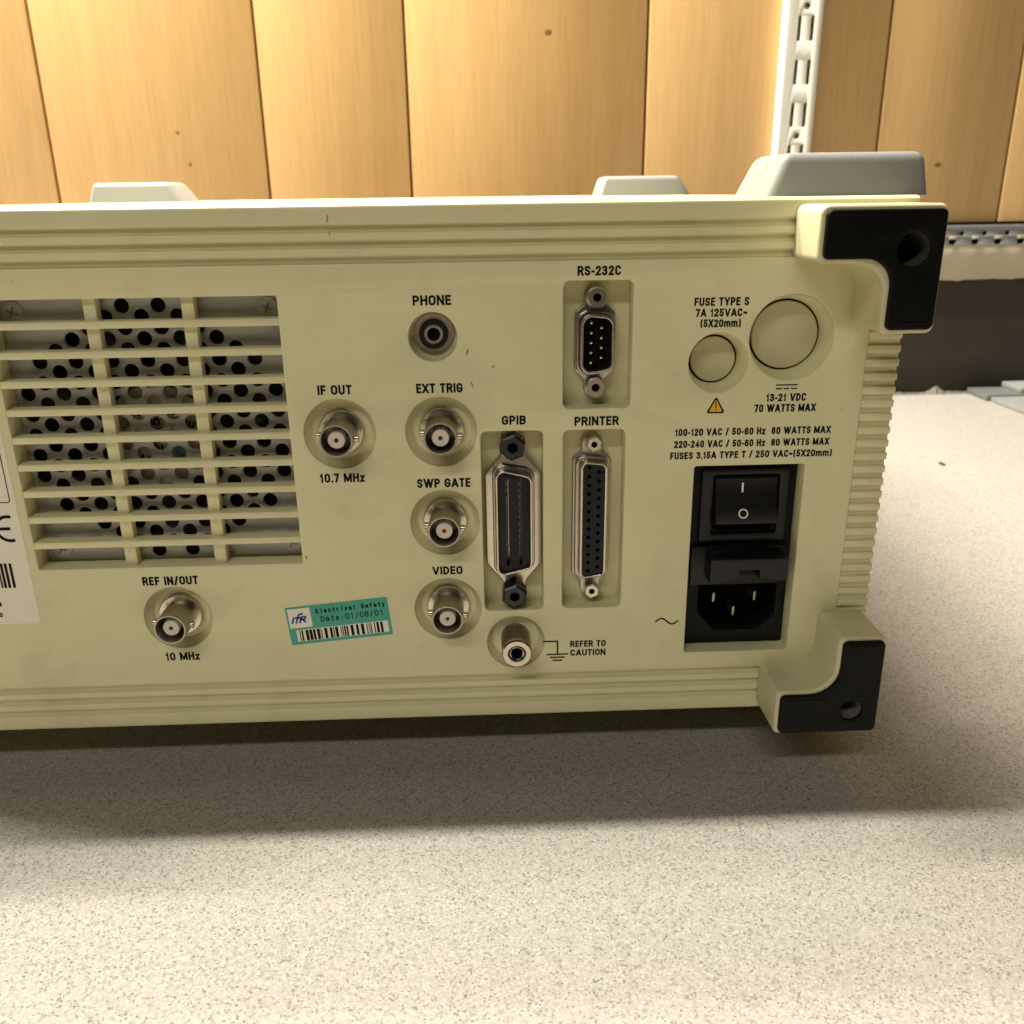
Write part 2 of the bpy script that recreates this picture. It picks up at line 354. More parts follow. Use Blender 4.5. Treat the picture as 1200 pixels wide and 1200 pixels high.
# ivory board with a ragged chipped lower edge
xs = -1500; edge = []
while xs < 1600:
    edge.append((xs, 102.2+random.uniform(-.5, .6) - (random.random() < .10)*random.uniform(.8, 2.2))); xs += random.uniform(2.5, 7)
ledge = shape('ledge_board', [edge + [(1600, 132), (-1500, 132)]], 543, 549, 'ivory', None, .3, 1)
tag(ledge, 'ivory painted board with chipped lower edge running along the wall under the grey slotted rail', 'ledge board')
# grey slotted rail sitting on the ivory board
rail = bpy.data.objects.new('slotted_rail', None); C.objects.link(rail); rail.location = Vector((400, 546, 132))*S; WORLD[rail] = Vector((400, 546, 132))
tag(rail, 'grey slotted metal rail with a row of round holes above the ivory board', 'rail')
hx = [408.1+19.95*k for k in range(-20, 20)]
front = []
x0, x1 = hx[0]-11, hx[-1]+11
shape('front_flange', [rect(x0, x1, 132.1, 139.4)] + [circ(x, 134.7, 3.1, 20) for x in hx], 538, 540, 'steelgrey', rail, .2, 1)
shape('back_flange', [rect(x0, x1, 132.1, 148)] + [circ(x+10, 141.0, 2.2, 16) for x in hx], 542.5, 544.5, 'steelgrey', rail, .2, 1)
box('backing_strip', x0, x1, 546, 549, 132.1, 147, 'void', rail)
me = from_bm(box_bm(6.2, .35, 2.6, .1), 'spacer')
for x in hx: link('spacer', me, 'ivory', rail, (x, 537.85, 137.9))
me = from_bm(lathe_bm([(3.05, 0), (3.05, 3.5), (0, 3.5)], 16), 'hole_liner')
for x in hx: link('hole_liner', me, 'void', rail, (x, 538.3, 134.7))

# white twin-slot shelf upright
sx0, sx1 = 248.5, 276.5
up = bpy.data.objects.new('shelf_upright', None); C.objects.link(up); up.location = Vector((262.5, 543, 150))*S; WORLD[up] = Vector((262.5, 543, 150))
tag(up, 'white twin-slot metal shelf upright fixed to the wood panelling', 'shelf upright')
holes = []
z = 203-30*1; rows = []
while z < 1400:
    rows.append(z); z += 31.5
sl = [rect(x, x+2.9, zz-9, zz+9, 1.0, 3) for zz in rows for x in (257.3, 267.6)]
scr = [circ(263.9, zz+15.75, 2.6, 16) for zz in rows[1::3]]
shape('channel_face', [rect(sx0, sx1, 155, 1400)] + sl + scr, 536, 537.5, 'whitepaint', up, .25, 1)
box('channel_side', sx0, sx0+1.5, 537.5, 550, 155, 1400, 'whitepaint', up)
box('channel_side', sx1-1.5, sx1, 537.5, 550, 155, 1400, 'whitepaint', up)
me = from_bm(lathe_bm([(0, .4), (1.6, .4), (2.4, 1.0)], 16), 'screw')
for zz in rows[1::3]: link('screw', me, 'dull', up, (263.9, 536.6, zz+15.75))

# debris and flat grey covers at the back of the worktop
bm = bmesh.new(); prev = None
for k in range(46):
    x = 375+k*2.2; h = .8+random.random()*1.2 + (5.2*math.exp(-((x-418)/5.5)**2))
    d = 4+random.random()*2.5
    v = [bm.verts.new(c) for c in ((x, 549-d-1, 0.05), (x, 549-d*.6, h*.55), (x, 548.8, h), (x, 548.95, 0.05))]
    if prev:
        for i in range(3): bm.faces.new((prev[i], prev[i+1], v[i+1], v[i]))
    prev = v
cr = link('paper_scrap', from_bm(bm, 'paper_scrap', 20), 'scrap', None); tag(cr, 'ragged pale scrap of torn backing along the rear edge of the worktop', 'paper scrap')
g1 = box('flat_cover', 446, 640, 512, 546, .1, 5.5, 'cover', None, .8); tag(g1, 'flat grey cover lying against the dark backsplash at the far right', 'cover')
g2 = box('flat_cover', 449, 640, 400, 510.5, .1, 4.2, 'coveredge', None, .8); tag(g2, 'paler flat cover lying in front of the grey ones at the right edge', 'cover')
g3 = box('flat_cover', 478, 640, 516, 547, 5.6, 10.5, 'coveredge', None, 1.0); tag(g3, 'pale thick-edged cover stacked on top of the flat grey cover', 'cover')
fl = lathe('dirt_fleck', 313.5, 0, [(0, 0)], 'dark', None, 6) if False else None
bm = bmesh.new(); bmesh.ops.create_icosphere(bm, subdivisions=2, radius=1)
for v in bm.verts: v.co = Vector((v.co.x*1.5, v.co.y*4.2, max(v.co.z, -.2)*1.0))*(1+random.uniform(-.2, .2))
fl = link('dirt_fleck', from_bm(bm, 'dirt_fleck'), 'dark', None, (313.5, 326, .2)); tag(fl, 'tiny dark crumb lying on the worktop right of the instrument', 'crumb')

# ------------------------------------------------------------------ the instrument
inst = bpy.data.objects.new('test_instrument', None); C.objects.link(inst)
WORLD[inst] = Vector((-48, 165, 0)); inst.location = WORLD[inst]*S
tag(inst, 'cream boxy electronic instrument seen from behind with connectors, fan grille and black corner guards', 'test instrument')
XL, XR, YB = -217.0, 119.2, 330.0
# case: open-fronted shell
bm = bmesh.new()
def addbox(bm, x0, x1, y0, y1, z0, z1):
    r = bmesh.ops.create_cube(bm, size=1); vs = r['verts']
    for v in vs: v.co = Vector((x0+(v.co.x+.5)*(x1-x0), y0+(v.co.y+.5)*(y1-y0), z0+(v.co.z+.5)*(z1-z0)))
    return vs
outer = rounded([(XL, ZB), (XR-.6, ZB), (XR-.6, ZT), (XL, ZT)], 2.2, 4)
inner = rounded([(XL+2.5, ZB+2.5), (XR-3.1, ZB+2.5), (XR-3.1, ZT-2.5), (XL+2.5, ZT-2.5)], 1.2, 3)
shape('case', [outer, inner], 8.2, YB-4, 'cream', inst, .3, 1)
shape('front_bezel', [rounded([(XL-1, ZB-.5), (XR+.4, ZB-.5), (XR+.4, ZT+.3), (XL-1, ZT+.3)], 4, 5)], YB-3.8, YB+14, 'cream', inst, 1.2, 2)
# panel plate with all its cut-outs
PX1 = 109.5; PZ0, PZ1 = ZB+15.5, ZT-15.5
bncs = [('IF OUT', -40.9, 114.0), ('EXT TRIG', -11.9, 114.0), ('SWP GATE', -11.9, 86.2), ('VIDEO', -12.0, 57.9), ('REF', -94.4, 57.4)]
RS = (23.0, 42.4, 120.0, 155.6); PR = (23.2, 41.4, 57.1, 113.7); GP = (-.7, 17.4, 56.9, 113.8); IE = (62.0, 94.9, 40.4, 101.9)
VENT = (-133.2, -55.1, 74.4, 153.0)
holes = [rect(*VENT, .4, 2)]
holes += [circ(x, z, 10.2, 48) for _, x, z in bncs]
holes += [circ(-13.2, 141.1, 6.8, 40), circ(8.7, 45.8, 8.9, 44), circ(67.1, 132.3, 8.5, 44), circ(87.5, 139.0, 12.0, 56)]
holes += [rect(*RS, 1.8), rect(*PR, 1.8), rect(*GP, 1.8), rect(*IE, .7, 3)]
panel = shape('rear_panel', [rect(XL, PX1, PZ0, PZ1)] + holes, 0, 7, 'cream', inst, .35, 2)
# grooved trim strips above and below the panel
def trim_profile(sign, zedge):
    """(y,z) profile; zedge = outer edge, sign = +1 strip on top, -1 strip at the bottom"""
    d = lambda t: zedge - sign*t
    pts = [(8.1, d(0)), (2.4, d(0)), (.9, d(.25)), (.25, d(.8)), (0, d(1.6))]
    for a, b in ((5.3, 7.3), (9.35, 11.35), (13.4, 15.5)):
        last = a > 13
        pts += [(0, d(a-.25)), (.25, d(a)), (1.5, d(a+.35)), (1.5, d(b-.35)), (.25, d(b))]
        pts += [(0, d(b+.25))] if not last else []
    if pts[-1][0] == .25: pts[-1] = (1.5, d(15.45))
    pts += [(8.1, d(15.45))]
    return pts
def trim(name, prof, x0, x1):
    bm = bmesh.new()
    a = [bm.verts.new((x0, y, z)) for y, z in prof]; b = [bm.verts.new((x1, y, z)) for y, z in prof]
    for i in range(len(prof)):
        j = (i+1) % len(prof); bm.faces.new((a[i], a[j], b[j], b[i]))
    bm.faces.new(a); bm.faces.new(b[::-1])
    bmesh.ops.triangulate(bm, faces=[f for f in bm.faces if len(f.verts) > 4])
    return link(name, from_bm(bm, name, 30), 'cream', inst)
trim('grooved_trim', trim_profile(1, ZT), XL, XR-.2)
trim('grooved_trim', trim_profile(-1, ZB), XL, XR-.2)
# ribbed right-hand corner
box('rib_backing', PX1+.02, XR-.15, 1.1, 8, PZ0, PZ1, 'cream', inst)
box('rib_post', PX1-2.5, PX1, 7.01, 9.5, PZ0, PZ1, 'cream', inst)
rib = from_bm(box_bm(XR-PX1-.04, 14, 2.1, .28, 2), 'rib')
zr = 126.4-1.95-1.05
k = -6
while True:
    zc = 126.4-3.955*k+1.0
    if zc < PZ0+1: break
    if zc < PZ1-1: link('rib', rib, 'cream', inst, ((PX1+.02+XR-.02)/2, 7.02, zc))
    k += 1
# cooling grille
slat = from_bm(box_bm(VENT[1]-VENT[0]+.6, 4.6, 2.0, .28, 2), 'slat')
for i in range(9): link('slat', slat, 'cream', inst, ((VENT[0]+VENT[1])/2, 2.5, 145.92-8.0*i))
bar = from_bm(box_bm(3.5, 3.4, VENT[3]-VENT[2]+.6, .28, 2), 'grille_bar')
for x in (-106.4, -79.9): link('grille_bar', bar, 'cream', inst, (x, 3.8, (VENT[2]+VENT[3])/2))
FX, FZ = -94.3, 113.7
ph = []
for i in range(-9, 10):
    for j in range(-8, 9):
        x = -99.6+5.03*i; z = 150.3-6.09*(j+6)-(3.045 if i % 2 else 0)
        if math.hypot(x-FX, z-FZ) < 38.4: ph.append(circ(x, z, 2.08, 18))
shape('perforated_plate', [rect(VENT[0]-3, VENT[1]+3, VENT[2]-3, VENT[3]+3)] + ph, 7.1, 7.9, 'zinc', inst, .12, 1)
me = from_bm(lathe_bm([(0, 6.3), (1.2, 6.25), (3.0, 6.6), (3.2, 7.09)], 24), 'fan_screw')
for x, z in ((-129.5, 149.0), (-59.3, 149.2), (-128.5, 78.6), (-59.0, 78.8)):
    s = link('fan_screw', me, 'zinc', inst, (x, 0, z))
    for a in (0.4, .4+PI/2):
        c = link('cross_slot', from_bm(box_bm(3.2, .3, .55), 'cross_slot'), 'steelgrey', s, (x, 6.2, z)); c.rotation_euler = (0, a, 0)
fan = shape('cooling_fan', [circ(FX, FZ, 39.5, 48), circ(FX, FZ, 36, 48)], 9, 26, 'blackmatte', inst, .3, 1)
shape('hub', [circ(FX-.8, FZ-1.5, 15.5, 40)], 9.2, 22, 'fanlabel', fan, .4, 1)
for body, x, z, rot in (('18', -89.6, 119.9, 1.45), ('15', -94.6, 116.8, 1.45), ('21', -94.6, 110.8, 1.45), ('4T', -99.6, 107.7, 2.8), ('E', -84.6, 116.6, 1.3), ('7', -99.6, 119.9, 1.5)):
    text('lettering', body, x-1.15*len(body), x+1.15*len(body), z-1.3, 2.8, 'ink', fan, 9.1, rot)
lathe('blue_mark', -89.6, 107.7, [(1.9, 9.18), (1.5, 9.15), (0, 9.15)], 'bluemark', fan, 20)
for k in range(7):
    bm = bmesh.new(); a = 2*PI*k/7; n = 5; g = []
    for i in range(n):
        r = 15+21*i/(n-1)*.98
        g.append([bm.verts.new((FX+r*math.cos(a+t), yy, FZ+r*math.sin(a+t))) for t, yy in ((0, 11), (.35, 15), (.68, 20))])
    for i in range(n-1):
        for j in range(2): bm.faces.new((g[i][j], g[i+1][j], g[i+1][j+1], g[i][j+1]))
    b = link('blade', from_bm(bm, 'blade'), 'dark', fan)
box('fan_baffle', -140, -45, 30, 32, 60, 168, 'dark', inst)

# BNC sockets in round dishes
bnc_body = from_bm(lathe_bm([(4.75, 4), (4.75, -7.6), (4.6, -8.0), (4.25, -8.0), (4.1, -7.7), (4.1, 1.0), (0, 1.0)], 44), 'barrel', 30)
bnc_nut = from_bm(lathe_bm([(4.76, 1.9), (6.3, 1.9), (6.6, 2.3), (6.6, 4.0)], 40), 'flange_nut', 30)
bnc_diel = from_bm(lathe_bm([(2.45, 1), (2.45, -6.6), (2.3, -6.9), (.7, -6.9), (.7, -5.0), (0, -5.0)], 32), 'dielectric', 30)
bnc_pin = from_bm(lathe_bm([(.68, -4.9), (.68, -6.5), (.35, -6.5), (.35, -5.2), (0, -5.2)], 16), 'centre_contact', 30)
bnc_lug = from_bm(lathe_bm([(1.0, 0), (1.0, -1.15), (.8, -1.35), (0, -1.35)], 16), 'bayonet_lug', 30)
dish = from_bm(lathe_bm([(10.15, .5), (9.9, 1.2), (8.3, 4.0), (0, 4.0)], 56), 'dish', 30)
for nm, x, z in bncs:
    b = link('coaxial_socket', dish, 'cream', inst, (x, 0, z))
    br = link('barrel', bnc_body, 'dull' if nm in ('IF OUT', 'EXT TRIG') else 'nickel', b, (x, 0, z))
    link('flange_nut', bnc_nut, 'nickel', b, (x, 0, z)); link('dielectric', bnc_diel, 'white', b, (x, 0, z)); link('centre_contact', bnc_pin, 'copper', b, (x, 0, z))
    for sgn in (-1, 1):
        l = link('bayonet_lug', bnc_lug, 'nickel', b, (x+sgn*4.7*math.cos(.12), -4.2, z-sgn*4.7*math.sin(.12)+.3)); l.rotation_euler = (0, 0, sgn*PI/2)
# headphone jack
ph = lathe('phone_jack', -13.2, 141.1, [(6.79, .6), (6.6, 6.3), (0, 6.3)], 'cream', inst, 44)
for nm, prof, mt in (('jack_plate', [(5.8, 6.2), (5.7, 5.7), (4.15, 5.7)], 'dull'), ('insulating_ring', [(4.15, 6), (4.1, 4.9), (2.75, 4.9), (2.7, 6)], 'black'),
                     ('contact_ring', [(2.7, 6.1), (2.65, 5.0), (1.85, 5.0), (1.8, 6.1)], 'dull'), ('bore', [(1.8, 6.1), (0, 6.1)], 'void')):
    lathe(nm, -13.2, 141.1, prof, mt, ph, 40)
# earth binding post, knurled
gp = lathe('earth_post', 8.7, 45.8, [(8.85, .5), (8.6, 1.2), (7.2, 3.6), (0, 3.6)], 'cream', inst, 48)
bm = lathe_bm([(4.4, 3.5), (4.55, 3.0), (4.55, -6.4), (4.2, -6.9), (4.55, -7.3), (4.6, -8.0), (4.1, -8.6), (2.75, -8.6), (2.6, -8.2), (2.6, -3)], 120)
for v in bm.verts:
    r = math.hypot(v.co.x, v.co.z)
    if r > 4.3 and -6.6 < v.co.y < 3.2 and round(math.degrees(math.atan2(v.co.z, v.co.x))/3) % 4 < 2: v.co.x *= .87; v.co.z *= .87
link('knurled_knob', from_bm(bm, 'knurled_knob', 25), 'dull', gp, (8.7, 0, 46.3))
lathe('front_ring', 8.7, 46.3, [(4.62, -7.2), (4.62, -8.2), (4.2, -8.75), (2.8, -8.75), (2.55, -8.3)], 'nickel', gp, 44)
lathe('insulator', 8.7, 46.3, [(2.6, -8.3), (2.2, -8.0), (2.2, -6)], 'void', gp, 32)
lathe('socket_tube', 8.7, 46.3, [(2.25, -6), (2.25, -8.4), (2.1, -8.55), (1.85, -8.4), (1.8, -3.5)], 'nickel', gp, 32)
lathe('bore', 8.7, 46.3, [(2.3, -4), (0, -4)], 'void', gp, 24)
# blanking caps: fuse and DC inlet, sitting at the bottom of dishes
for nm, x, z, r, rc in (('fuse_cap', 67.1, 132.3, 8.5, 6.5), ('direct_current_cap', 87.5, 138.9, 12.0, 9.65)):
    d = lathe(nm, x, z, [(r-.02, .6), (r-.3, 1.6), (rc+.75, 6.2), (rc+.5, 7.3)], 'cream', inst, 56)
    lathe('gap_ring', x, z, [(rc+.6, 7.2), (rc-.2, 7.3)], 'void', d, 48)
    lathe('cap_face', x, z, [(rc, 7.4), (rc, 6.7), (rc-.25, 6.45), (rc*.5, 6.55), (0, 6.6)], 'creamcap', d, 56)

# recess floors
def floor(nm, R, y, mat='cream'): return box(nm, R[0]-1.5, R[1]+1.5, y, y+1.5, R[2]-1.5, R[3]+1.5, mat, inst)
def dshape(cx, cz, w, h, slant, r):
    """vertical D: the left side is the long one"""
    return rounded([(cx-w/2, cz-h/2), (cx+w/2, cz-h/2+slant), (cx+w/2, cz+h/2-slant), (cx-w/2, cz+h/2)], r, 5)
def flange_outline(cx, cz, w, h, ew, L, r=2.0):
    """wide middle, narrow rounded ears above and below"""
    e, f = ew/2, w/2; sl = (f-e)*.9; hh = h/2
    p = [(cx-f, cz-hh), (cx-e, cz-hh-sl), (cx-e, cz-L), (cx+e, cz-L), (cx+e, cz-hh-sl), (cx+f, cz-hh), (cx+f, cz+hh), (cx+e, cz+hh+sl), (cx+e, cz+L), (cx-e, cz+L), (cx-e, cz+hh+sl), (cx-f, cz+hh)]
    return rounded(p, [1.6, .9, e*.92, e*.92, .9, 1.6]*2, 5)
def jackscrew(parent, x, z, y, r, rb, mat, hexa=True, depth=4):
    n = 6 if hexa else 28
    s = link('jackscrew', from_bm(lathe_bm([(r, y+depth), (r, y+.35), (r*.86, y), (rb, y), (rb*.95, y+2.2), (0, y+2.2)], n if hexa else 28, .35), 'jackscrew', 30), mat, parent, (x, 0, z))
    lathe('bore', x, z, [(rb*.98, y+.25), (rb*.9, y+2.0), (0, y+2.0)], 'void', s, 20)
    return s
# RS-232C nine-pin plug
floor('recess_floor', RS, 7.01)
c = shape('nine_pin_port', [flange_outline(32.5, 138.2, 11.6, 16.2, 6.2, 16.0)], 5.0, 7.0, 'shell', inst, .35, 2)
shape('port_shell', [dshape(32.8, 138.0, 9.6, 17.6, 1.2, 3.0), dshape(32.8, 138.0, 8.0, 15.8, 1.0, 2.4)], .6, 5.0, 'shell', c, .25, 2)
shape('shell_skirt', [dshape(32.6, 138.0, 11.2, 19.2, 1.3, 3.2), dshape(32.8, 138.0, 9.5, 17.4, 1.2, 2.6)], 3.4, 5.2, 'shell', c, .6, 3)
shape('insulator', [dshape(32.8, 138.0, 8.1, 16.0, 1.0, 2.4)], 3.6, 6.5, 'void', c)
pin = from_bm(lathe_bm([(.5, 3.7), (.5, 1.5), (.35, 1.15), (0, 1.0)], 14), 'pin')
for k in range(5): link('pin', pin, 'gold', c, (31.0, 0, 138.5+2.77*(2-k)))
for k in range(4): link('pin', pin, 'gold', c, (33.85, 0, 138.5+2.77*(1.5-k)))
for z in (150.8, 125.5): jackscrew(c, 32.6, z, 2.0, 3.0, 1.15, 'shell', False, 4)
# PRINTER twenty-five-way socket
floor('recess_floor', PR, 7.02)
c = shape('printer_port', [flange_outline(32.2, 85.2, 11.4, 37.0, 6.2, 26.2)], 5.0, 7.0, 'shell', inst, .35, 2)
shape('shell_skirt', [dshape(32.2, 85.2, 10.2, 40.0, 1.0, 2.8), dshape(32.5, 85.2, 7.6, 37.2, .8, 1.8)], 3.2, 5.2, 'shell', c, .6, 3)
shape('port_shell', [dshape(32.5, 85.2, 7.9, 37.6, .9, 1.9), dshape(32.5, 85.2, 6.5, 36.2, .8, 1.4)], .6, 5.0, 'nickel', c, .3, 2)
ins = [dshape(32.5, 85.2, 6.6, 36.3, .8, 1.4)]
pz = [(31.1, 101.9-2.755*k) for k in range(13)] + [(34.0, 100.5-2.755*k) for k in range(12)]
shape('insulator', ins + [circ(x, z, .62, 10) for x, z in pz], 1.2, 5.2, 'insul', c)
hole = from_bm(lathe_bm([(.6, 1.5), (.6, 4), (0, 4)], 10), 'contact_hole')
for x, z in pz: link('contact_hole', hole, 'void', c, (x, 0, z))
for z in (108.8, 61.8): jackscrew(c, 32.5, z, 1.5, 2.5, 1.0, 'nickel', True, 5)
# GPIB twenty-four-contact socket
floor('recess_floor', GP, 7.03)
gx, gz = 8.7, 85.4
p = [(gx-8.6, gz-14.5), (gx-3.6, gz-20.3), (gx-3.5, gz-27.6), (gx+3.5, gz-27.6), (gx+3.6, gz-20.3), (gx+8.6, gz-14.5), (gx+8.6, gz+14.5), (gx+3.6, gz+20.3), (gx+3.5, gz+27.6), (gx-3.5, gz+27.6), (gx-3.6, gz+20.3), (gx-8.6, gz+14.5)]
c = shape('instrument_bus_port', [rounded(p, [3.5, 2.0, 3.2, 3.2, 2.0, 3.5]*2, 5)], 4.2, 6.9, 'nickel', inst, .5, 2)
def gd(w, h, r):
    return rounded([(gx-w/2, gz-h/2), (gx+w/2, gz-h/2+2.4), (gx+w/2, gz+h/2-2.4), (gx-w/2, gz+h/2)], r, 5)
shape('shell_skirt', [gd(12.6, 36.5, 3.2), gd(10.6, 33.6, 2.2)], 2.6, 4.4, 'shell', c, .7, 3)
shape('port_shell', [gd(10.8, 34.4, 2.4), gd(9.6, 33.0, 1.9)], -.6, 4.0, 'nickel', c, .28, 2)
shape('insulator', [gd(9.7, 33.1, 1.8)] + [rect(gx+sx-.42, gx+sx+.42, gz-13.6, gz+13.6, .2, 2) for sx in (-1.9, 1.9)], .5, 5.2, 'insul', c, .1, 1)
box('slot_floor', gx-4, gx+4, 5.25, 5.9, gz-15, gz+15, 'void', c)
ct = from_bm(box_bm(.4, 3.2, .8, .08, 1), 'contact')
for k in range(12):
    for sx in (-1.95, 1.9): link('contact', ct, 'blackscrew' if sx < 0 else 'dull', c, (gx+sx, 3.2, gz+11.9-2.16*k))  # brighter metal in the right column stands in for glints
for z in (gz+23.6, gz-23.6): jackscrew(c, gx-.2, z, -1.0, 4.0, 1.7, 'blackscrew', True, 8)

# power inlet module
mod = shape('power_inlet', [rect(IE[0]-.8, IE[1]+.8, IE[2]-.8, IE[3]+.8), rounded([(67.0, 51.2), (72.8, 44.9), (86.8, 44.9), (92.0, 50.0), (92.0, 61.2), (67.0, 61.2)], .6, 3), rect(70.2, 88.4, 79.5, 97.0, .6, 3)], 6.0, 9.0, 'blackmatte', inst, .2, 1)
box('socket_back', 64, 94, 17, 18.5, 42, 64, 'void', mod); 
shape('socket_wall', [rect(64, 94, 42, 64), rounded([(67.0, 51.2), (72.8, 44.9), (86.8, 44.9), (92.0, 50.0), (92.0, 61.2), (67.0, 61.2)], .6, 3)], 9.01, 17, 'void', mod)
blade = from_bm(box_bm(1.0, 11, 3.6, .35, 2), 'prong')
for x, z in ((72.9, 55.0), (86.2, 55.2), (79.6, 50.0)): link('prong', blade, 'dull', mod, (x, 14.6, z))
shape('switch_frame', [rect(65.6, 92.4, 76.2, 99.4, .8, 3), rect(69.2, 89.4, 78.6, 97.6, .8, 3)], 4.3, 6.05, 'black', mod, .4, 2)
# rocker: tilted so that its lower half stands proud
bm = bmesh.new()
prof = [(9.4, 97.0), (5.6, 97.0), (4.7, 96.2), (4.5, 92.0), (3.2, 88.3), (1.6, 83.6), (1.9, 82.7), (3.0, 82.2), (9.4, 80.2)]
a = [bm.verts.new((69.9, y, z)) for y, z in prof]; b = [bm.verts.new((88.7, y, z)) for y, z in prof]
for i in range(len(prof)):
    j = (i+1) % len(prof); bm.faces.new((a[i], a[j], b[j], b[i]))
bm.faces.new(a); bm.faces.new(b[::-1])
bmesh.ops.bevel(bm, geom=[e for e in bm.edges if abs(e.verts[0].co.x-e.verts[1].co.x) < .1 or e.calc_face_angle(0) > .5], offset=.3, segments=2, affect='EDGES')
rk = link('rocker', from_bm(bm, 'rocker', 40), 'black', mod)
o = box('on_mark', 77.85, 78.4, 4.36, 4.44, 92.1, 95.1, 'whiteink', rk); o.rotation_euler = (math.radians(-2.7), 0, 0); o.location.y -= .05*S
o = link('off_mark', shape_mesh('off_mark', [circ(0, 0, 1.5, 28), circ(0, 0, 1.08, 28)], .06), 'whiteink', rk, (78.3, 2.26, 85.9)); o.rotation_euler = (math.radians(-18.8), 0, 0)
# fuse drawer
dr = box('fuse_drawer', 63.6, 93.6, 4.2, 6.02, 61.6, 74.6, 'black', mod, .3)
shape('drawer_handle', [rounded([(67.9, 65.3), (75.0, 65.3), (76.6, 66.7), (76.9, 66.7), (76.9, 69.6), (83.0, 69.6), (83.0, 66.7), (83.2, 66.7), (84.4, 65.9), (91.6, 65.9), (91.6, 73.4), (67.9, 73.4)], .25, 2)], -3.6, 4.22, 'black', dr, .3, 2)
box('latch', 77.2, 82.7, -1.2, 3.5, 66.9, 69.3, 'blackmatte', dr, .3)

# bumpers: cream L brackets with a black rubber face
def bumper(pts, radii, padpts, padr, hole, flip):
    f = (lambda q: [(-98-x, z) for x, z in q]) if flip else (lambda q: q)
    hx, hz, hr = hole; hx = -98-hx if flip else hx
    o = rounded(f(pts), radii, 7); b = shape('corner_bumper', [o, circ(hx, hz, hr+.1, 36)], -18.2, .6, 'bumper', inst, .9, 3)
    shape('rubber_face', [rounded(f(padpts), padr, 7), circ(hx, hz, hr, 36)], -19.6, -17.6, 'rubber', b, .55, 3)
    for x0, x1, z in (((106.3, 116.0, 51.3), (89.2, 101.5, 33.6)) if hz < 90 else ((108.0, 115.5, 145.2), (88.6, 103.0, 172.0))):
        if flip: x0, x1 = -98-x1, -98-x0
        box('moulded_ridge', x0, x1, -19.85, -19.4, z-.22, z+.22, 'rubber', b, .12, 2)
    lathe('bolt_hole', hx, hz, [(hr-.02, -18.6), (hr-.25, -12), (hr-.3, -9)], 'holewall' if hz > 90 else 'holewalllit', b, 32)
    lathe('bolt_head', hx, hz, [(hr+.3, -9.2), (1.6, -9.4), (1.5, -8), (0, -8)], 'blackmatte', b, 28)
    return b
up_pts = [(85.6, 160.2), (103.9, 160.2), (103.9, 142.3), (118.4, 142.3), (118.4, 174.6), (85.6, 174.6)]
up_pad = [(86.9, 161.4), (105.1, 161.4), (105.1, 143.4), (117.5, 143.4), (117.5, 173.4), (86.9, 173.4)]
lo_pts = [(86.4, 21.4), (118.0, 21.4), (118.0, 53.8), (103.6, 53.8), (103.6, 36.2), (86.4, 36.2)]
lo_pad = [(87.5, 22.3), (117.2, 22.3), (117.2, 52.6), (104.7, 52.6), (104.7, 35.0), (87.5, 35.0)]
for flip in (False, True):
    bumper(up_pts, [2.2, 8.0, 2.0, 2.2, 2.4, 2.4], up_pad, [1.6, 7.0, 1.6, 1.8, 1.6, 1.6], (110.0, 163.6, 4.3), flip)
    bumper(lo_pts, [1.6, 2.0, 2.2, 2.2, 8.0, 2.0], lo_pad, [1.6, 1.6, 1.6, 1.6, 8.6, 1.6], (109.2, 29.6, 3.3), flip)

# grey corner feet above and below
def foot(cx, y0, ztop, down, w=46, d=34, h=11, side=1, rt=.93, lt=.78):
    bm = bmesh.new()
    s = -1 if down else 1
    lower = [(-w/2, 0), (w/2, 0), (w/2, d), (-w/2, d)]
    vs0 = [bm.verts.new((x, y, 0)) for x, y in lower]
    vs1 = [bm.verts.new((x*lt if x*side < 0 else x*rt, 1.5+y*.86, s*h)) for x, y in lower]
    for i in range(4):
        j = (i+1) % 4; bm.faces.new((vs0[i], vs0[j], vs1[j], vs1[i]))
    bm.faces.new(vs0); bm.faces.new(vs1)
    bmesh.ops.recalc_face_normals(bm, faces=bm.faces)
    bmesh.ops.bevel(bm, geom=[e for e in bm.edges if any(v in vs1 for v in e.verts)], offset=2.6, segments=5, affect='EDGES', profile=.5)
    return link('foot', from_bm(bm, 'foot', 60), 'grey', inst, (cx, y0, ztop))
for x, sd in ((102.3, 1), (101.5-301, -1)):
    foot(x, 8, ZT-.1, False, h=11.4, side=sd)
    foot(x-1, 30, ZB+.1, True, w=42, h=19.05, side=sd)
for x, sd in ((95.3, 1), (-190.0, 1)):
    foot(x, 284, ZT-.1, False, w=53, h=10.6, side=sd, rt=.72, lt=.88)
    foot(x, 290, ZB+.1, True, h=19.05, side=sd)
# screw head on the right-hand side
sc = link('side_screw', from_bm(lathe_bm([(2.3, 0), (2.3, -.6), (1.6, -1.9), (0, -2.2)], 24), 'side_screw'), 'dull', inst, (XR-.3, 7, 52.6)); sc.rotation_euler = (0, 0, PI/2)

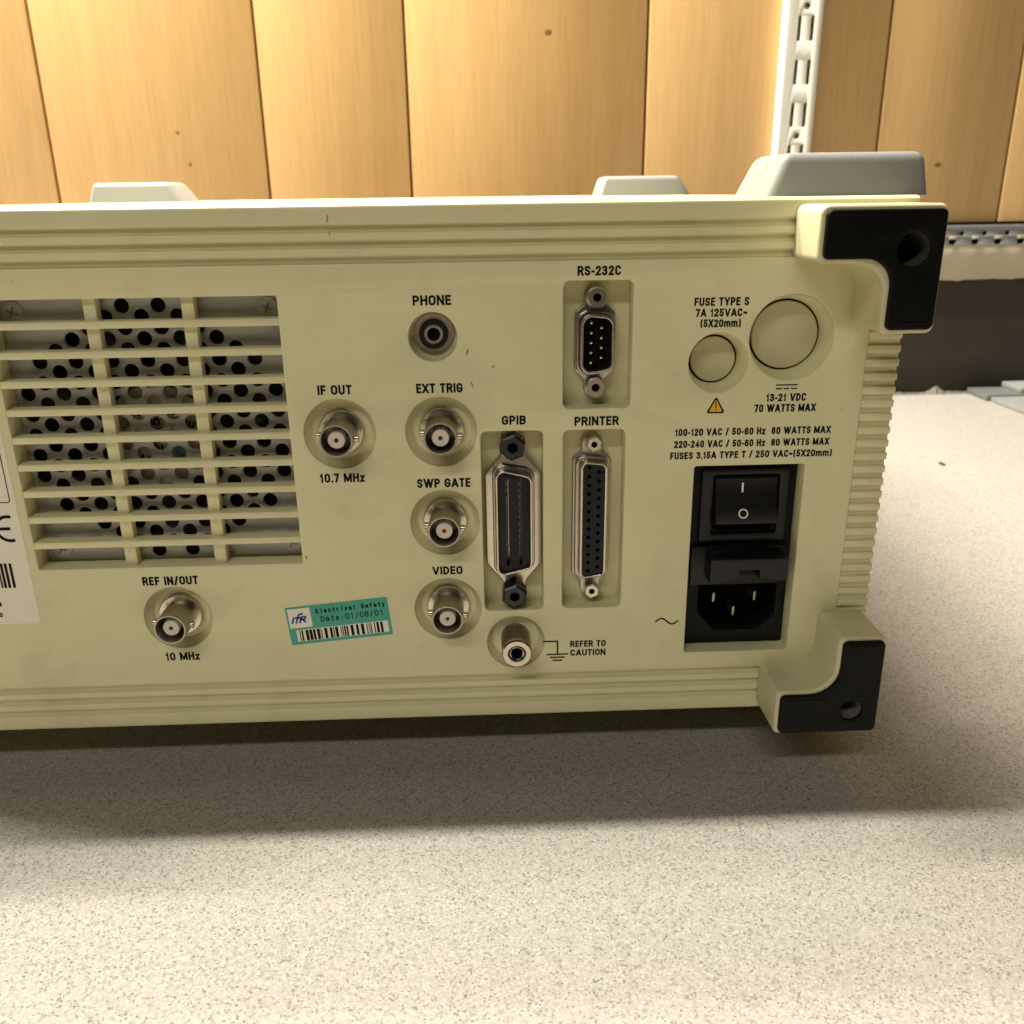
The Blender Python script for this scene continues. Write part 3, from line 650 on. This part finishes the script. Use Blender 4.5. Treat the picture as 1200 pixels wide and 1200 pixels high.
# ------------------------------------------------------------------ printed lettering
LET = [('PHONE', -18.3, -7.8, 149.7, 2.72), ('IF OUT', -46.2, -36.6, 125.5, 2.72), ('EXT TRIG', -18.5, -5.4, 125.4, 2.73), ('10.7 MHz', -47.7, -34.7, 99.6, 2.72),
    ('SWP GATE', -19.6, -4.0, 97.3, 2.75), ('GPIB', 5.5, 12.4, 115.7, 2.67), ('VIDEO', -16.3, -7.2, 69.5, 2.70), ('REF IN/OUT', -103.4, -86.8, 68.5, 2.8), ('10 MHz', -100.1, -89.6, 42.9, 2.75),
    ('RS-232C', 26.8, 38.7, 156.9, 2.61), ('PRINTER', 26.4, 39.2, 114.95, 2.7), ('FUSE TYPE S', 59.3, 74.6, 148.2, 2.3), ('7A 125VAC~', 59.8, 74.3, 145.25, 2.2), ('(5X20mm)', 61.3, 72.7, 142.35, 2.2),
    ('13-21 VDC', 81.6, 93.2, 120.9, 2.3), ('70 WATTS MAX', 78.4, 96.3, 117.8, 2.3), ('100-120 VAC / 50-60 Hz  80 WATTS MAX', 55.7, 101.4, 111.2, 2.15), ('220-240 VAC / 50-60 Hz  80 WATTS MAX', 55.6, 101.3, 107.65, 2.15),
    ('FUSES 3.15A TYPE T / 250 VAC~(5X20mm)', 54.6, 102.5, 104.2, 2.15), ('REFER TO', 25.8, 37.0, 43.5, 2.2), ('CAUTION', 25.9, 37.0, 40.4, 2.2)]
for body, x0, x1, zb, cap in LET:
    text('lettering', body, x0, x1, zb, cap, 'ink', inst)
# tilde, DC symbol, earth symbol: thin printed strips
def strip(name, paths, wd, mat, parent, y=-.06):
    bm = bmesh.new()
    for pts in paths: stroke_faces(bm, pts, wd, y)
    return link(name, from_bm(bm, name), mat, parent)
strip('alternating_current_mark', [[(52.6+6.8*t/16, 51.6+1.0*math.sin(2*PI*t/16)) for t in range(17)]], .5, 'ink', inst)
strip('direct_current_mark', [[(84.3, 125.65), (90.2, 125.65)]] + [[(84.3+2.2*k, 124.6), (85.7+2.2*k, 124.6)] for k in range(3)], .36, 'ink', inst)
strip('earth_mark', [[(17.4, 45.7), (21.8, 45.7), (21.8, 41.1)], [(18.5, 41.1), (25.0, 41.1)], [(19.6, 40.05), (23.9, 40.05)], [(20.5, 39.0), (23.1, 39.0)]], .48, 'ink', inst)
wt = shape('warning_triangle', [rounded([(64.4, 117.8), (69.9, 117.8), (67.1, 122.8)], .45, 4)], -.10, -.02, 'ink', inst)
shape('yellow_field', [rounded([(65.15, 118.25), (69.1, 118.25), (67.1, 121.9)], .25, 3)], -.16, -.105, 'yellow', wt)
strip('exclamation_mark', [[(67.12, 121.0), (67.12, 119.5)], [(67.12, 118.85), (67.12, 118.8)]], .32, 'ink', wt, -.2)
# scuffs
for x, z, hw, hh, t in ((-3.7, 136.8, .45, 1.4, .2), (-2.7, 127.6, .3, 1.1, -.3), (-53.8, 76.2, .35, .8, 0), (-39.7, 172.6, .3, 1.5, .1), (-39.4, 168.9, .3, .8, 0), (3.4, 132.6, .5, .5, .4)):
    pts = [(x+hw*random.uniform(.5, 1)*math.cos(a)+t*hh*math.sin(a), z+hh*random.uniform(.6, 1)*math.sin(a)) for a in [2*PI*k/9 for k in range(9)]]
    shape('scuff', [pts], -.05, .02, 'scuffmark', inst)
rs = random.Random(11)
for k in range(26):
    x = rs.uniform(-130, 108); z = rs.choice((rs.uniform(36, 60), rs.uniform(100, 170), rs.uniform(20, 33), rs.uniform(161, 171)))
    if VENT[0]-2 < x < VENT[1]+2 and VENT[2]-2 < z < VENT[3]+2 or any(R[0]-2 < x < R[1]+2 and R[2]-2 < z < R[3]+2 for R in (RS, PR, GP, IE)) or any(math.hypot(x-a, z-b) < 13 for _, a, b in bncs+[('', -13, 141), ('', 8.7, 46), ('', 67, 132), ('', 87, 139)]): continue
    hw, hh = rs.uniform(.1, .3), rs.uniform(.12, .5); t = rs.uniform(-1, 1)
    pts = [(x+hw*rs.uniform(.5, 1)*math.cos(a)+t*hh*math.sin(a), z+hh*rs.uniform(.6, 1)*math.sin(a)) for a in [2*PI*q/8 for q in range(8)]]
    shape('scuff', [pts], -.04, .02, 'scuffmark' if k % 3 else 'faintmark', inst)
# turquoise safety sticker
sk = link('safety_sticker', shape_mesh('safety_sticker', [rect(-15.75, 15.75, -6.4, 6.4, .3, 2)], .08), 'teal', inst, (-45.7, -.10, 54.8)); sk.rotation_euler = (0, -math.radians(5.3), 0)
sk['label'] = 'turquoise printed sticker with a small bar code'
def on_sticker(o, x, y, z): o.parent = sk; o.location = Vector((x, y, z))*S; return o
on_sticker(link('logo_patch', shape_mesh('logo_patch', [rect(-3.45, 3.45, -3.25, 3.25)], .04), 'paper', None), -11.7, -.05, 2.55)
on_sticker(link('barcode_patch', shape_mesh('barcode_patch', [rect(-14.2, 14.2, -1.95, 1.95)], .04), 'paper', None), .6, -.05, -3.4)
bm = bmesh.new(); x = -13.5; rb = random.Random(3)
while x < 13.7:
    wd = rb.choice((.25, .3, .5, .75, .9)); 
    if x+wd > 13.9: break
    v = [bm.verts.new(c) for c in ((x, 0, -1.85), (x+wd, 0, -1.85), (x+wd, 0, 1.75), (x, 0, 1.75))]; bm.faces.new(v); x += wd+rb.choice((.25, .3, .45, .8))
on_sticker(link('barcode', from_bm(bm, 'barcode'), 'ink', None), .8, -.08, -3.4)
def sticker_text(body, x0, x1, zb, cap, mat, wt, **kw):
    o = text('lettering', body, x0, x1, zb, cap, mat, None, 0, 0, wt, **kw); o.parent = sk; o.location = Vector(((x0+x1)/2, -.08, zb))*S; return o
sticker_text('Electrical Safety', -6.6, 14.8, 3.5, 1.55, 'ink', .2, mono=True, gap=.16)
sticker_text('Date:01/08/01', -5.4, 13.9, .55, 1.9, 'ink', .14, mono=True, gap=.16)
bm = bmesh.new()
for pts in ([(0, 0), (0, 1.7)], [(1.25, 0), (1.25, 2.2), (1.6, 2.75), (2.3, 2.75)], [(.7, 1.55), (2.2, 1.55)], [(2.35, 0), (2.35, 1.75), (3.6, 1.75), (3.75, 1.35), (3.5, .9), (2.5, .9)], [(2.95, .9), (4.0, 0)]):
    stroke_faces(bm, [(x+.42*z-2.5, z-1.35) for x, z in pts], .58, 0)
on_sticker(link('logo', from_bm(bm, 'logo'), 'blue', None), -11.75, -.09, 2.5)
# white identification label at the left edge
lb = link('identification_label', shape_mesh('identification_label', [rect(-200, -135.75, 57.0, 126, 1.6, 5)], .08), 'paper', inst, (0, -.10, 0)); lb['label'] = 'white printed label with approval mark and bar code'
box_o = [(-137.3, 122), (-137.3, 96.4), (-137.9, 95.9), (-196, 95.9)]
strip('printed_frame', [box_o], .28, 'ink', lb, -.16)
def arc(cx, cz, r, a0, a1, n=20): return [(cx+r*math.cos(math.radians(a0+(a1-a0)*k/n)), cz+r*math.sin(math.radians(a0+(a1-a0)*k/n))) for k in range(n+1)]
strip('approval_mark', [arc(-139.2, 87.8, 3.75, 80, 280), [(-142.6, 87.8), (-139.3, 87.8)], arc(-147.4, 87.8, 3.75, 75, 285)], .95, 'ink', lb, -.16)
bm = bmesh.new(); x = -190.0
while x < -141.2:
    wd = rb.choice((.3, .5, .8, 1.0)); v = [bm.verts.new(c) for c in ((x, -.16, 69.0), (x+wd, -.16, 69.0), (x+wd, -.16, 76.9), (x, -.16, 76.9))]; bm.faces.new(v); x += wd+rb.choice((.3, .4, .6))
for x0, x1 in ((-143.9, -143.5), (-142.9, -142.1), (-141.7, -140.4)):
    pass
link('barcode', from_bm(bm, 'barcode'), 'ink', lb)
text('lettering', 'a', -147.5, -146.2, 63.0, 2.0, 'ink', lb, -.16); text('lettering', 'c', -147.6, -146.5, 59.4, 1.9, 'ink', lb, -.16)
